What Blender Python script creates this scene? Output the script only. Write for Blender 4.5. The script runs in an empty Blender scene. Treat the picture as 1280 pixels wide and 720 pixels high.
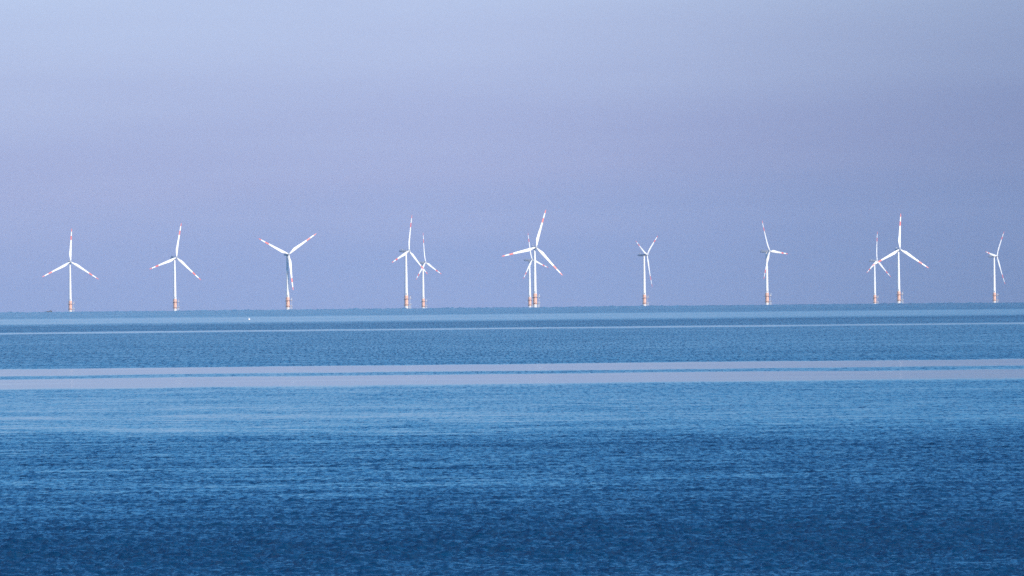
import bpy, bmesh, math, random
import numpy as np
from mathutils import Vector, Matrix
random.seed(7)
R = math.radians
C = bpy.context.scene.collection
scene = bpy.context.scene

# ------------------------------------------------------------------ camera
FPX = 15000.0                    # focal length in photograph pixels (1280 wide): a long telephoto
CAM_H = 11.0                     # metres above the water
RE = 7.43e6                      # earth radius with ordinary refraction
DIP = math.sqrt(2*CAM_H/RE)      # the horizon lies this far below level
ROLL = math.atan(13.0/1280.0)
PITCH = -DIP + 25.0/FPX
cd = bpy.data.cameras.new('camera')
cd.sensor_width = 36.0
cd.lens = 36.0*FPX/1280.0
cd.clip_start = 0.5
cd.clip_end = 200000
cam = bpy.data.objects.new('camera', cd)
C.objects.link(cam)
cam.matrix_world = (Matrix.Translation((0, 0, CAM_H)) @ Matrix.Rotation(math.pi/2+PITCH, 4, 'X')
                    @ Matrix.Rotation(-ROLL, 4, 'Z'))
scene.camera = cam

# ------------------------------------------------------------------ light
SUN_EL, SUN_AZ = 17.0, 140.0     # azimuth clockwise from +Y (the view direction): behind the right shoulder
sd = bpy.data.lights.new('sun', 'SUN')
sd.energy = 4.5
sd.angle = R(0.5)
sd.color = (1.0, 0.87, 0.75)
sun = bpy.data.objects.new('sun', sd)
C.objects.link(sun)
sv = Vector((math.sin(R(SUN_AZ))*math.cos(R(SUN_EL)), math.cos(R(SUN_AZ))*math.cos(R(SUN_EL)), math.sin(R(SUN_EL))))
sun.rotation_euler = sv.to_track_quat('Z', 'Y').to_euler()
sun.location = sv*300

world = bpy.data.worlds.new('World')
scene.world = world
world.use_nodes = True
nt = world.node_tree
nt.nodes.clear()
N = nt.nodes.new
L = nt.links.new
out = N('ShaderNodeOutputWorld')
bg = N('ShaderNodeBackground')
bg.inputs['Strength'].default_value = 0.1
sky = N('ShaderNodeTexSky')
sky.sky_type = 'NISHITA'
sky.sun_disc = False
sky.sun_elevation = R(SUN_EL)
sky.sun_rotation = R(SUN_AZ)
sky.air_density = 1.0
sky.dust_density = 0.6
sky.ozone_density = 2.5
tc = N('ShaderNodeTexCoord')
sep = N('ShaderNodeSeparateXYZ')
L(tc.outputs['Generated'], sep.inputs[0])
# low band of sky: lilac haze bank on the sea horizon, paler blue above it
def s2l(c):
    return tuple(((v/255+0.055)/1.055)**2.4 if v > 10 else v/255/12.92 for v in c)
def ramp(nodes, stops, interp='EASE'):
    r = nodes.new('ShaderNodeValToRGB')
    r.color_ramp.interpolation = interp
    e = r.color_ramp.elements
    while len(e) > 1: e.remove(e[-1])
    e[0].position = stops[0][0]; e[0].color = (*stops[0][1], 1)
    for p, c in stops[1:]:
        q = e.new(p); q.color = (*c, 1)
    return r
nz = N('ShaderNodeTexNoise'); nz.inputs['Scale'].default_value = 1.0
nz.inputs['Detail'].default_value = 4
mp = N('ShaderNodeMapping'); mp.inputs['Scale'].default_value = (22, 22, 240)
L(tc.outputs['Generated'], mp.inputs[0]); L(mp.outputs[0], nz.inputs['Vector'])
wob = N('ShaderNodeMath'); wob.operation = 'MULTIPLY_ADD'
wob.inputs[1].default_value = 0.008
L(nz.outputs['Fac'], wob.inputs[0])
L(sep.outputs['Z'], wob.inputs[2])
# the bank is thicker towards the right
wx = N('ShaderNodeMath'); wx.operation = 'MULTIPLY_ADD'
wx.inputs[1].default_value = -0.05
L(sep.outputs['X'], wx.inputs[0]); L(wob.outputs[0], wx.inputs[2])
el = N('ShaderNodeMapRange')
el.inputs['From Min'].default_value = 0.001
el.inputs['From Max'].default_value = 0.041
L(wx.outputs[0], el.inputs['Value'])
SKYLOW = [(0.00, s2l((131, 158, 209))), (0.14, s2l((140, 161, 211))), (0.34, s2l((162, 173, 216))),
          (0.60, s2l((179, 193, 229))), (0.85, s2l((190, 208, 240))), (1.0, s2l((188, 210, 242)))]
lowr = ramp(nt.nodes, SKYLOW, 'LINEAR')
L(el.outputs[0], lowr.inputs[0])
gain = N('ShaderNodeVectorMath'); gain.operation = 'SCALE'
gain.inputs['Scale'].default_value = 8.4      # the Background strength is 0.1
L(lowr.outputs[0], gain.inputs[0])
# darker, bluer to the right, most of all low down
azr = N('ShaderNodeMapRange'); azr.interpolation_type = 'SMOOTHSTEP'
azr.inputs['From Min'].default_value = -0.01
azr.inputs['From Max'].default_value = 0.055
L(sep.outputs['X'], azr.inputs['Value'])
azc = ramp(nt.nodes, [(0.0, (0.46, 0.56, 0.64)), (0.35, (0.55, 0.62, 0.69)), (1.0, (0.72, 0.75, 0.78))], 'LINEAR')
L(el.outputs[0], azc.inputs[0])
azm = N('ShaderNodeMixRGB'); azm.inputs[1].default_value = (1, 1, 1, 1)
L(azr.outputs[0], azm.inputs[0]); L(azc.outputs[0], azm.inputs[2])
gain2 = N('ShaderNodeMixRGB'); gain2.blend_type = 'MULTIPLY'; gain2.inputs[0].default_value = 1
L(gain.outputs[0], gain2.inputs[1]); L(azm.outputs[0], gain2.inputs[2])
tint = N('ShaderNodeMixRGB'); tint.blend_type = 'MULTIPLY'; tint.inputs[0].default_value = 1
tint.inputs[2].default_value = (0.45, 1.15, 1.75, 1)
L(sky.outputs[0], tint.inputs[1])
hi = N('ShaderNodeMapRange'); hi.interpolation_type = 'SMOOTHSTEP'
hi.inputs['From Min'].default_value = 0.03
hi.inputs['From Max'].default_value = 0.13
L(sep.outputs['Z'], hi.inputs['Value'])
mx = N('ShaderNodeMixRGB')
L(hi.outputs[0], mx.inputs[0]); L(gain2.outputs[0], mx.inputs[1]); L(tint.outputs[0], mx.inputs[2])
L(mx.outputs[0], bg.inputs['Color'])
L(bg.outputs[0], out.inputs['Surface'])

scene.view_settings.view_transform = 'Standard'
scene.view_settings.look = 'None'
scene.view_settings.gamma = 1
scene.view_settings.exposure = 0.25
scene.render.engine = 'CYCLES'
scene.render.resolution_x, scene.render.resolution_y = 1024, 576
scene.cycles.volume_bounces = 1
scene.cycles.max_bounces = 5
scene.cycles.use_denoising = False     # the long-lens photograph has its own fine grain

# ------------------------------------------------------------------ helpers
def tag(o, label=None, cat=None, group=None, kind=None):
    if label: o['label'] = label
    if cat: o['category'] = cat
    if group: o['group'] = group
    if kind: o['kind'] = kind
    return o

def obj(name, bm, mats, parent=None, smooth=False):
    me = bpy.data.meshes.new(name)
    bmesh.ops.recalc_face_normals(bm, faces=bm.faces)
    bm.to_mesh(me); bm.free()
    for m in (mats if isinstance(mats, (list, tuple)) else [mats]): me.materials.append(m)
    if smooth: me.polygons.foreach_set('use_smooth', [True]*len(me.polygons))
    o = bpy.data.objects.new(name, me)
    C.objects.link(o)
    if parent: o.parent = parent
    return o

def loft(bm, rings, mat=lambda i: 0, caps=True):
    vs = [[bm.verts.new(p) for p in r] for r in rings]
    n = len(rings[0])
    for i in range(len(vs)-1):
        for j in range(n):
            f = bm.faces.new((vs[i][j], vs[i][(j+1) % n], vs[i+1][(j+1) % n], vs[i+1][j]))
            f.material_index = mat(i)
    if caps:
        f = bm.faces.new(vs[0][::-1]); f.material_index = mat(0)
        f = bm.faces.new(vs[-1]); f.material_index = mat(len(vs)-2)

def lathe(bm, prof, n=28, mat=lambda i: 0, c=(0, 0)):
    loft(bm, [[(c[0]+r*math.cos(a), c[1]+r*math.sin(a), z) for a in [2*math.pi*k/n for k in range(n)]]
              for r, z in prof], mat)

def bar(bm, a, b, r, n=8, r2=None):
    a, b = Vector(a), Vector(b)
    d = (b-a).normalized()
    u = d.orthogonal().normalized(); v = d.cross(u)
    r2 = r if r2 is None else r2
    loft(bm, [[p+(u*math.cos(t)+v*math.sin(t))*q for t in [2*math.pi*k/n for k in range(n)]]
              for p, q in ((a, r), (b, r2))])

def box(bm, c, s, rot=0):
    m = Matrix.Translation(c) @ Matrix.Rotation(rot, 4, 'Z') @ Matrix.Diagonal((*s, 1))
    bmesh.ops.create_cube(bm, size=1, matrix=m)

def material(name, col, rough=0.5, var=0.08, scale=0.6, col2=None, streak=False, spec=0.5):
    m = bpy.data.materials.new(name); m.use_nodes = True
    t = m.node_tree; b = t.nodes['Principled BSDF']
    n = t.nodes.new('ShaderNodeTexNoise'); n.inputs['Scale'].default_value = scale
    n.inputs['Detail'].default_value = 5
    c = t.nodes.new('ShaderNodeTexCoord')
    mpn = t.nodes.new('ShaderNodeMapping')
    mpn.inputs['Scale'].default_value = (3, 3, 0.25) if streak else (1, 1, 1)
    t.links.new(c.outputs['Object'], mpn.inputs[0]); t.links.new(mpn.outputs[0], n.inputs['Vector'])
    c2 = col2 or tuple(v*(1-var*3) for v in col)
    r = ramp(t.nodes, [(0.35, c2), (0.62, col)])
    t.links.new(n.outputs['Fac'], r.inputs[0]); t.links.new(r.outputs[0], b.inputs['Base Color'])
    b.inputs['Roughness'].default_value = rough
    b.inputs['Specular IOR Level'].default_value = spec
    return m

M_white = material('white_tower_paint', (0.80, 0.80, 0.78), 0.4, 0.03, 0.25, streak=True)
M_blade = material('white_blade_paint', (0.82, 0.82, 0.80), 0.35, 0.02)
M_red = material('signal_red_paint', (0.74, 0.15, 0.12), 0.4, 0.05)
M_orange = material('orange_steel_paint', (0.80, 0.46, 0.32), 0.5, 0.06, 0.8, col2=(0.72, 0.36, 0.23), streak=True)
M_grey = material('grey_nacelle_paint', (0.46, 0.49, 0.53), 0.45, 0.05)
M_pile = material('pale_pile_coating', (0.72, 0.70, 0.66), 0.6, 0.08, 0.9, streak=True)
M_steel = material('galvanised_steel', (0.42, 0.42, 0.42), 0.5, 0.08, 2)
M_deck = material('rusty_deck_grating', (0.16, 0.09, 0.07), 0.8, 0.08, 2)
M_hull = material('dark_hull_paint', (0.03, 0.035, 0.045), 0.5)
M_cabin = material('white_cabin_paint', (0.35, 0.37, 0.4), 0.5)
M_buoy = material('white_buoy_plastic', (0.85, 0.85, 0.83), 0.4)

# ------------------------------------------------------------------ sea
def dist_at(dy):
    """distance of the water that lies dy photograph pixels below the horizon"""
    a = DIP + dy/FPX
    q = a*a - 2*CAM_H/RE
    return (a - math.sqrt(max(q, 0)))*RE

rng = np.random.default_rng(3)
def wave_tile(n, size, lam, spread, aniso, rms):
    """periodic random height field; crests run mostly along x"""
    k = 2*np.pi*np.fft.fftfreq(n, size/n)
    kx, ky = np.meshgrid(k, k, indexing='xy')
    kk = np.hypot(kx, ky); kk[0, 0] = 1e-6
    k0 = 2*np.pi/lam
    P = kk**-3.6*np.exp(-0.9*(k0/kk)**2)*np.exp(-(kk/(k0*spread))**2)
    c = np.abs(ky)/kk
    P *= (c**2)*aniso + (1-aniso)
    P[0, 0] = 0
    F = np.sqrt(P)*(rng.standard_normal((n, n))+1j*rng.standard_normal((n, n)))
    h = np.fft.ifft2(F).real
    return (h/h.std()*rms).astype(np.float32), size
def sample(tile, x, y, ang=0.0):
    h, size = tile
    n = h.shape[0]
    if ang:
        ca, sa = math.cos(ang), math.sin(ang)
        x, y = x*ca-y*sa, x*sa+y*ca
    u = (x/size % 1)*n; v = (y/size % 1)*n
    i = np.floor(u).astype(np.int32); j = np.floor(v).astype(np.int32)
    fu = (u-i).astype(np.float32); fv = (v-j).astype(np.float32)
    i %= n; j %= n; i1 = (i+1) % n; j1 = (j+1) % n
    return (h[j, i]*(1-fu)+h[j, i1]*fu)*(1-fv)+(h[j1, i]*(1-fu)+h[j1, i1]*fu)*fv

ripples = wave_tile(1024, 83.0, 1.2, 6.0, 0.85, 1.0)
chop = wave_tile(1024, 171.0, 4.0, 6.0, 0.6, 1.0)
swell = wave_tile(512, 2900.0, 60.0, 3.0, 0.6, 1.0)
patch_a = wave_tile(512, 1900.0, 90.0, 5.0, 0.3, 1.0)
patch_b = wave_tile(512, 9100.0, 700.0, 5.0, 0.2, 1.0)
patch_c = wave_tile(512, 620.0, 14.0, 5.0, 0.2, 1.0)

# how ruffled the water is, by distance out from the shore: calm slicks lie between bands of cat's-paws
BANDS = [(-5, .52), (6.8, .50), (8.4, .22), (14.0, .25), (16.8, .70), (24.0, .72), (24.9, .10), (26.2, .12),
         (27.4, .62), (50, .58), (69.8, .62), (70.8, .0), (78.2, .0), (79.4, .42), (82.4, .42), (83.6, .0),
         (94.0, .02), (97.0, .40), (140, .43), (152, .50), (172, .62), (188, .66), (205, .58), (238, .62),
         (285, .98), (305, 1.08), (320, .80), (420, .8), (900, .8)]
bd = np.array([dist_at(b[0]) if b[0] > 0 else 30000.0 for b in BANDS])
bv = np.array([b[1] for b in BANDS])
bl = np.log(bd)[::-1]; bvr = bv[::-1]

# rows out from the camera, finer where the water is seen from nearer
rows = list(np.geomspace(1.0, 440, 90))
d = 440.0
while d < 26000:
    rows.append(d)
    d *= 1 + (0.00042 if d < 1000 else 0.00055 if d < 1900 else 0.0009 if d < 3200 else 0.003)
rows.append(26000.0)
rows = np.array(rows)
core = np.arange(-0.0455, 0.04551, 0.00016)
side = [0.0455]
st = 0.0004
while side[-1] + st < math.pi*0.995:
    side.append(side[-1]+st); st *= 1.22
side = np.array(side[1:])
cols = np.concatenate([-side[::-1], core, side])
nr, nc = len(rows), len(cols)
print('sea', nr, nc, nr*nc)
X = (rows[:, None]*np.sin(cols)[None, :])
Y = (rows[:, None]*np.cos(cols)[None, :])
D = np.broadcast_to(rows[:, None], X.shape)
wob_ = 1 + 0.0018*sample(patch_c, X*.5, Y*.05, .3) + 0.0035*sample(patch_b, X, Y*0.35) + 0.0016*sample(patch_a, X*0.6, Y*0.2, .5)
ld = np.log(D*wob_)
ruff = np.interp(ld, bl, bvr)
var = 0.035*sample(patch_a, X*.9, Y, .4) + 0.03*sample(patch_b, X, Y) + 0.05*sample(patch_c, X, Y, 1.1) + np.clip((1300-D)/500, 0, 1)*0.09*np.maximum(sample(patch_c, X*.45, Y*1.2), -0.5)
side_ = np.clip(cols/0.04, -0.35, 1.2)[None, :]*np.where(D < 1350, 0.09, np.where(D > 4200, 0.16, 0.02))
ruff = np.clip(ruff + (var+side_)*np.clip(ruff*2.2, 0, 1), 0, 1.35).astype(np.float32)
fade_r = np.clip((3600-D)/1800, 0, 1)
fade_c = np.clip((9000-D)/5000, 0, 1)
Z = -(D*D)/(2*RE)
amp = np.minimum(ruff, 1.05)**1.4
Z = Z + fade_r*0.046*sample(ripples, X*0.8, Y)*amp
Z = Z + fade_r*0.022*sample(ripples, X*1.9, Y*1.9, 0.55)*amp
Z = Z + fade_c*0.04*sample(chop, X, Y, 0.12)*amp
Z = Z + 0.02*sample(swell, X, Y, 0.3)*np.clip(D/500, 0, 1)
far = np.clip((D-9000)/2500, 0, 1)
Z = Z + far*0.40*np.maximum(sample(chop, X*0.35, Y*0.35, 0.2), -0.5)*(0.35+0.65*np.clip(sample(patch_b, X*3, Y)+.5, 0, 1.5))
Z = np.where(D < 430, -(D*D)/(2*RE), Z)
co = np.empty((nr*nc, 3), np.float32)
co[:, 0] = X.ravel(); co[:, 1] = Y.ravel(); co[:, 2] = Z.ravel()
idx = np.arange(nr*nc, dtype=np.int32).reshape(nr, nc)
quads = np.stack([idx[:-1, :-1], idx[:-1, 1:], idx[1:, 1:], idx[1:, :-1]], -1).reshape(-1, 4)[:, ::-1]
nq = len(quads)
me = bpy.data.meshes.new('sea')
me.vertices.add(nr*nc); me.vertices.foreach_set('co', co.ravel())
me.loops.add(nq*4); me.loops.foreach_set('vertex_index', np.ascontiguousarray(quads).ravel())
me.polygons.add(nq)
me.polygons.foreach_set('loop_start', np.arange(0, nq*4, 4, dtype=np.int32))
me.polygons.foreach_set('use_smooth', np.ones(nq, bool))
at = me.attributes.new('ruffle', 'FLOAT', 'POINT')
at.data.foreach_set('value', ruff.ravel())
me.update(calc_edges=True)
del X, Y, Z, co, quads, ld, var

def water_material():
    m = bpy.data.materials.new('sea_water'); m.use_nodes = True
    t = m.node_tree; b = t.nodes['Principled BSDF']
    a = t.nodes.new('ShaderNodeAttribute'); a.attribute_name = 'ruffle'
    g = t.nodes.new('ShaderNodeNewGeometry')
    # gusts ruffle the surface in small cat's-paws: finer inshore, broader out at sea
    def paws(scale, stretch):
        mpn = t.nodes.new('ShaderNodeMapping'); mpn.inputs['Scale'].default_value = (1.0, stretch, stretch)
        t.links.new(g.outputs['Position'], mpn.inputs[0])
        n = t.nodes.new('ShaderNodeTexNoise'); n.inputs['Scale'].default_value = scale
        n.inputs['Detail'].default_value = 4; n.inputs['Roughness'].default_value = 0.8
        t.links.new(mpn.outputs[0], n.inputs['Vector'])
        return n
    n1, n2 = paws(2.7, 0.09), paws(2.0, 0.020)
    sp = t.nodes.new('ShaderNodeSeparateXYZ'); t.links.new(g.outputs['Position'], sp.inputs[0])
    mr = t.nodes.new('ShaderNodeMapRange'); mr.inputs['From Min'].default_value = 700; mr.inputs['From Max'].default_value = 2200
    t.links.new(sp.outputs['Y'], mr.inputs['Value'])
    nm = t.nodes.new('ShaderNodeMix')
    t.links.new(mr.outputs[0], nm.inputs['Factor']); t.links.new(n1.outputs['Fac'], nm.inputs['A']); t.links.new(n2.outputs['Fac'], nm.inputs['B'])
    j = t.nodes.new('ShaderNodeMath'); j.operation = 'MULTIPLY_ADD'
    j.inputs[1].default_value = 10.0; j.inputs[2].default_value = -4.1
    t.links.new(nm.outputs[0], j.inputs[0])
    jm = t.nodes.new('ShaderNodeMath'); jm.operation = 'MAXIMUM'; jm.inputs[1].default_value = 0.70
    t.links.new(j.outputs[0], jm.inputs[0]); j = jm
    k = t.nodes.new('ShaderNodeMath'); k.operation = 'MULTIPLY'
    t.links.new(a.outputs['Fac'], k.inputs[0]); t.links.new(j.outputs[0], k.inputs[1])
    r = t.nodes.new('ShaderNodeMapRange')
    r.inputs['From Max'].default_value = 2.2
    r.inputs['To Min'].default_value = 0.085; r.inputs['To Max'].default_value = 0.90
    t.links.new(k.outputs[0], r.inputs['Value'])
    t.links.new(r.outputs[0], b.inputs['Roughness'])
    b.inputs['Base Color'].default_value = (0.002, 0.048, 0.116, 1)
    b.inputs['IOR'].default_value = 1.33
    return m
me.materials.append(water_material())
sea = bpy.data.objects.new('sea', me)
C.objects.link(sea)
tag(sea, 'blue sea with pale calm slicks between ruffled darker bands', 'sea', kind='structure')

# ------------------------------------------------------------------ haze
HZ = 1.4e-5
bm = bmesh.new()
box(bm, (0, 0, (-47.5+175)/2), (52600, 52600, 222.5))
hm = bpy.data.materials.new('haze_air'); hm.use_nodes = True
t = hm.node_tree
t.nodes.remove(t.nodes['Principled BSDF'])
pv = t.nodes.new('ShaderNodeVolumePrincipled')
pv.inputs['Color'].default_value = (0.80, 0.86, 1.0, 1)
pv.inputs['Density'].default_value = HZ
pv.inputs['Anisotropy'].default_value = 0.0
t.links.new(pv.outputs[0], t.nodes['Material Output'].inputs['Volume'])
haze = obj('haze', bm, hm)
tag(haze, 'thin pale haze over the sea', 'haze', kind='stuff')

# ------------------------------------------------------------------ wind turbine parts
HUB_Z = 67.0
BLADE_L = 43.8
OVERHANG = 4.3          # hub centre in front of the tower axis
def tower_radius(z): return 1.95 + (1.15-1.95)*(z-16)/(65.4-16)

def make_blade():
    """blade along +Z from the hub centre, front face towards -Y, trailing edge towards -X seen from the front"""
    bm = bmesh.new()
    st = [(1.0, 1.9, 1.9, 0), (2.6, 1.9, 1.85, 0), (4.6, 2.3, 1.6, .1), (7, 3.15, 1.2, .25), (9.5, 3.6, .95, .32),
          (13, 3.3, .75, .32), (18, 2.8, .58, .3), (23, 2.35, .46, .28), (28, 1.95, .36, .27)]
    st += [(BLADE_L*.655, 1.9, .35, .27), (BLADE_L*.656, 1.9, .35, .27), (33, 1.68, .3, .26), (BLADE_L*.775, 1.6, .3, .25), (BLADE_L*.776, 1.6, .3, .25),
           (37.5, 1.4, .25, .25), (BLADE_L*.905, 1.2, .2, .25), (BLADE_L*.906, 1.2, .2, .25), (42.0, .95, .15, .25), (43.2, .6, .1, .25), (BLADE_L, .15, .05, .2)]
    rings = []
    for z, c, th, sh in st:
        f = z/BLADE_L
        tw = R(14)*(1-f)**2 if z > 3 else 0
        pre = -1.6*f*f - 0.02*z
        ring = []
        for k in range(16):
            a = 2*math.pi*k/16
            x = -math.cos(a)*c/2 - sh*c*.55
            y = math.sin(a)*th/2*(1 if z < 3 else (0.75 - .45*(-math.cos(a)*-1)))
            ring.append((x*math.cos(tw)-y*math.sin(tw), x*math.sin(tw)+y*math.cos(tw)+pre, z))
        rings.append(ring)
    zs = [s[0] for s in st]
    def mi(i):
        f = (zs[i]+zs[i+1])/2/BLADE_L
        return 1 if (.6555 < f < .7755 or f > .9055) else 0
    loft(bm, rings, mi)
    return bm

def make_turbine():
    root = bpy.data.objects.new('wind_turbine', None)
    C.objects.link(root)
    bm = bmesh.new()                                         # monopile at the waterline
    lathe(bm, [(2.15, -12), (2.15, 4.3)])
    obj('foundation_pile', bm, M_pile, root, True)
    bm = bmesh.new()                                         # orange transition piece
    lathe(bm, [(2.2, 3.9), (2.25, 4.0), (2.25, 15.0), (2.15, 15.6), (2.0, 16.0)])
    lathe(bm, [(2.36, 8.4), (2.36, 8.7)])
    tp = obj('transition_piece', bm, M_orange, root, False)
    for z, rr in ((11.6, 3.1), (4.9, 2.8)):                  # two ring platforms, each reaching out on the right
        bm = bmesh.new()
        lathe(bm, [(rr, z), (rr, z+.35)], 24)
        box(bm, (4.6, -.4, z+.17), (3.0, 2.8, .345))
        for k in range(8):
            a = 2*math.pi*k/8
            bar(bm, (2.2*math.cos(a), 2.2*math.sin(a), z-1.3), (rr*.95*math.cos(a), rr*.95*math.sin(a), z-.01), .1)
        pl = obj('platform', bm, M_deck, root)
        bm = bmesh.new()
        pts = [(rr*.97*math.cos(a), rr*.97*math.sin(a)) for a in [R(35)+R(290)*k/14 for k in range(15)]]
        pts += [(5.95, -1.7), (5.95, .9)]
        pts.append(pts[0])
        for (x0, y0), (x1, y1) in zip(pts[:-1], pts[1:]):
            bar(bm, (x0, y0, z+.35), (x0, y0, z+1.5), .05, 6)
            for hz in (.9, 1.45): bar(bm, (x0, y0, z+hz), (x1, y1, z+hz), .04, 6)
        obj('railing', bm, M_pile, pl)
    bm = bmesh.new()                                         # service crane
    bar(bm, (4.7, -1.0, 11.95), (4.7, -1.0, 15.3), .28, 10)
    bar(bm, (4.7, -1.0, 15.2), (5.9, -2.3, 16.1), .18, 8, .1)
    bar(bm, (5.9, -2.3, 16.1), (5.9, -2.3, 14.2), .04, 6)
    box(bm, (4.4, -.8, 12.6), (1.0, .9, 1.3))
    obj('service_crane', bm, M_pile, root)
    bm = bmesh.new()                                         # boat landing: fenders and ladder
    for x in (3.5, 5.1):
        bar(bm, (x, -1.6, -3), (x, -1.6, 6.4), .17, 10)
        for z in (.8, 4.2): bar(bm, (x, -1.6, z), (1.9, -.8, z), .12, 8)
    for x in (4.05, 4.55): bar(bm, (x, -1.5, -2), (x, -1.5, 11.6), .06, 6)
    for k in range(34): bar(bm, (4.05, -1.5, -1.8+.4*k), (4.55, -1.5, -1.8+.4*k), .03, 5)
    obj('boat_landing', bm, M_pile, root)
    bm = bmesh.new()                                         # tapering tower with flange seams
    prof = [(2.06, 15.9), (2.06, 16.15)]
    for k in range(13):
        z = 16.15 + (65.2-16.15)*k/12
        prof.append((tower_radius(z), z))
    lathe(bm, prof, 36)
    for z in (31.5, 48.0): lathe(bm, [(tower_radius(z)+.03, z), (tower_radius(z)+.03, z+.18)], 36)
    lathe(bm, [(1.32, 65.0), (1.32, 65.6)], 30)
    tw = obj('tower', bm, M_white, root, False)
    bm = bmesh.new()
    box(bm, (0.3, -2.0, 17.4), (.9, .3, 2.1))
    obj('door', bm, M_steel, tw)
    # nacelle: front towards -Y, turned by the wind direction later
    bm = bmesh.new()
    sec = [(-3.0, 1.1, 1.1, 0), (-2.6, 1.35, 1.3, 0), (-1.0, 1.5, 1.45, .05), (3.0, 1.5, 1.4, .1), (6.5, 1.3, 1.2, .25),
           (8.4, 1.0, .9, .4), (8.8, .7, .6, .5)]
    rings = []
    for y, hw, hh, dz in sec:
        ring = []
        for k in range(20):
            a = 2*math.pi*k/20
            cx, cz = math.cos(a), math.sin(a)
            ring.append((hw*math.copysign(abs(cx)**.55, cx), y, hh*math.copysign(abs(cz)**.55, cz)+dz))
        rings.append(ring)
    loft(bm, rings)
    na = obj('nacelle', bm, M_grey, root, True)
    bm = bmesh.new()                                         # spinner
    rings = []
    for y, r in ((-2.9, 1.3), (-3.2, 1.55), (-4.4, 1.65), (-5.3, 1.4), (-5.9, .95), (-6.25, .45), (-6.35, .05)):
        rings.append([(r*math.cos(a), y, r*math.sin(a)) for a in [2*math.pi*k/20 for k in range(20)]])
    loft(bm, rings)
    obj('spinner', bm, M_grey, na, True)
    bm = bmesh.new()                                         # wind sensors and roof cooler on the tail
    bar(bm, (0.5, 7.2, 1.6), (0.5, 7.2, 3.4), .06, 6); bar(bm, (-.5, 7.2, 1.6), (-.5, 7.2, 3.2), .06, 6)
    bar(bm, (-.8, 7.2, 3.1), (.8, 7.2, 3.1), .05, 6)
    box(bm, (0, 5.4, 2.15), (2.0, 1.6, .7))
    obj('wind_sensor_mast', bm, M_steel, na)
    first = None
    for k in range(3):
        if first is None:
            first = obj('blade', make_blade(), [M_blade, M_red], root, True)
        else:
            b = first.copy(); C.objects.link(b); b.parent = root
    return root

def copy_tree(o, parent=None):
    c = o.copy(); C.objects.link(c); c.parent = parent
    for ch in list(o.children): copy_tree(ch, c)
    return c

def pose(root, x, y, psi, phi, bscale=1.0):
    """stand the turbine at x, y; turn its head by psi to the right of the camera; first blade phi from upright"""
    # base on the water
    root.location = (x, y, -(x*x+y*y)/(2*RE))
    head = Matrix.Translation((0, 0, HUB_Z)) @ Matrix.Rotation(psi, 4, 'Z') @ Matrix.Rotation(R(-4), 4, 'X')
    bl = [c for c in root.children if c.name.split('.')[0] == 'blade']
    na_ = [c for c in root.children if c.name.split('.')[0] == 'nacelle'][0]
    na_.matrix_local = head
    for k, b in enumerate(bl):
        b.matrix_local = (head @ Matrix.Translation((0, -OVERHANG, 0)) @ Matrix.Rotation(phi+k*2*math.pi/3, 4, 'Y')
                          @ Matrix.Diagonal((bscale, bscale, bscale, 1)))

# tower foot x and y in the photograph, tower height in pixels, head yaw, first blade angle
TURB = [
 (88.2, 390.6, 63.7, 13, 3, 1.0, 'leftmost white turbine, rotor facing forward with one blade straight up'),
 (218.9, 389.1, 67.3, 33, 11, 1.0, 'white turbine second from the left, upright blade leaning slightly right'),
 (359.8, 387.3, 69.9, 24, 56, 1.0, 'turbine with two blades raised in a wide V, third hanging beside its tower'),
 (508.0, 385.0, 72.6, 56, 11, .96, 'taller front turbine of the close pair left of centre'),
 (529.1, 385.4, 59.0, 60, -6, .97, 'smaller rear turbine of the close pair left of centre'),
 (668.9, 384.1, 75.2, 22, 17, 1.0, 'tallest turbine, near the centre, hiding part of a smaller one'),
 (662.3, 384.2, 60.6, 57, -13, .88, 'smaller turbine half hidden behind the tallest one near the centre'),
 (805.6, 383.2, 65.0, 66, 55, .97, 'turbine right of centre, two blades in a narrow V, one down'),
 (958.8, 381.2, 67.7, 60, -25, .97, 'turbine with one blade pointing level right and one along its tower'),
 (1093.4, 379.2, 55.9, 60, 5, 1.0, 'smaller rear turbine of the close pair near the right edge'),
 (1123.4, 378.9, 68.5, 22, 3, 1.0, 'bigger front turbine of the close pair near the right edge'),
 (1242.8, 378.3, 59.6, 64, 38, 1.0, 'rightmost turbine, standing alone at the far right end of the row'),
]
def azimuth_of(px, py):
    dx, dy = px-640, 360-py
    return (dx*math.cos(ROLL)+dy*math.sin(ROLL))/FPX
proto = make_turbine()
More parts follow.
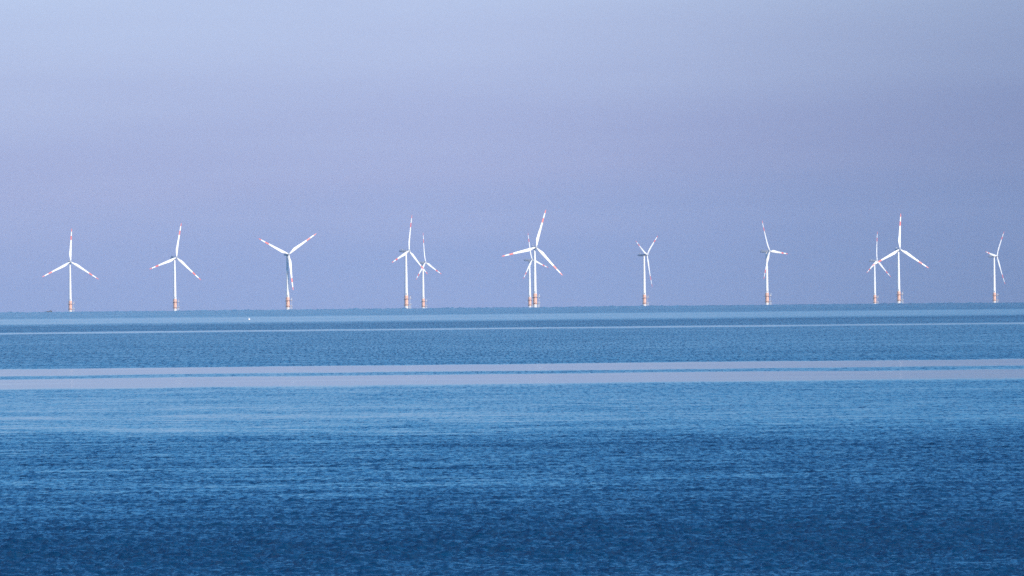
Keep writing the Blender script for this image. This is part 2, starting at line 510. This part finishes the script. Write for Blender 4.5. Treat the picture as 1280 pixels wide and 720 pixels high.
roots = [proto] + [copy_tree(proto) for _ in TURB[1:]]
for root, (px, py, H, psi, phi, bs, label) in zip(roots, TURB):
    dist = FPX*HUB_Z/H
    a = azimuth_of(px, py)
    pose(root, dist*math.sin(a), dist*math.cos(a), R(psi), R(phi), bs)
    tag(root, label, 'wind turbine', 'offshore wind turbines along the horizon')

# ------------------------------------------------------------------ dark boat on the horizon, white buoy
def on_water(px, py, dist):
    a = azimuth_of(px, py)
    x, y = dist*math.sin(a), dist*math.cos(a)
    return (x, y, -dist*dist/(2*RE))
boat = bpy.data.objects.new('boat', None); C.objects.link(boat)
bm = bmesh.new()
rings = []
for x, w, zb, zt in ((-3.4, 1.0, -.2, 1.5), (-3.2, 1.15, -.4, 1.5), (0, 1.25, -.5, 1.5), (2.2, .9, -.4, 1.6), (3.2, .4, 0, 1.75), (3.7, .05, 1.0, 1.85)):
    rings.append([(x, -w, zt), (x, -w*.75, zb+.2), (x, 0, zb), (x, w*.75, zb+.2), (x, w, zt)])
loft(bm, rings)
obj('hull', bm, M_hull, boat)
bm = bmesh.new()
box(bm, (1.9, 0, 1.9), (1.5, 1.3, .8)); box(bm, (1.9, 0, 2.35), (1.8, 1.5, .1))
obj('cabin', bm, M_hull, boat)
boat.location = on_water(61, 390, 12300); boat.rotation_euler = (0, 0, R(12))
tag(boat, 'tiny dark boat low on the horizon left of the leftmost turbine', 'boat')

buoy = bpy.data.objects.new('buoy', None); C.objects.link(buoy)
bm = bmesh.new()
lathe(bm, [(.25, -.5), (.42, -.15), (.48, .1), (.42, .4), (.2, .62)], 18)
obj('float', bm, M_buoy, buoy, True)
bm = bmesh.new()
bar(bm, (0, 0, .55), (0, 0, .8), .05); bmesh.ops.create_uvsphere(bm, u_segments=10, v_segments=8, radius=.12, matrix=Matrix.Translation((0, 0, .85)))
obj('top_mark', bm, M_buoy, buoy, True)
buoy.location = on_water(311.3, 399.6, dist_at(11.3))
tag(buoy, 'tiny white float on the pale water below the horizon, left of third turbine', 'buoy')
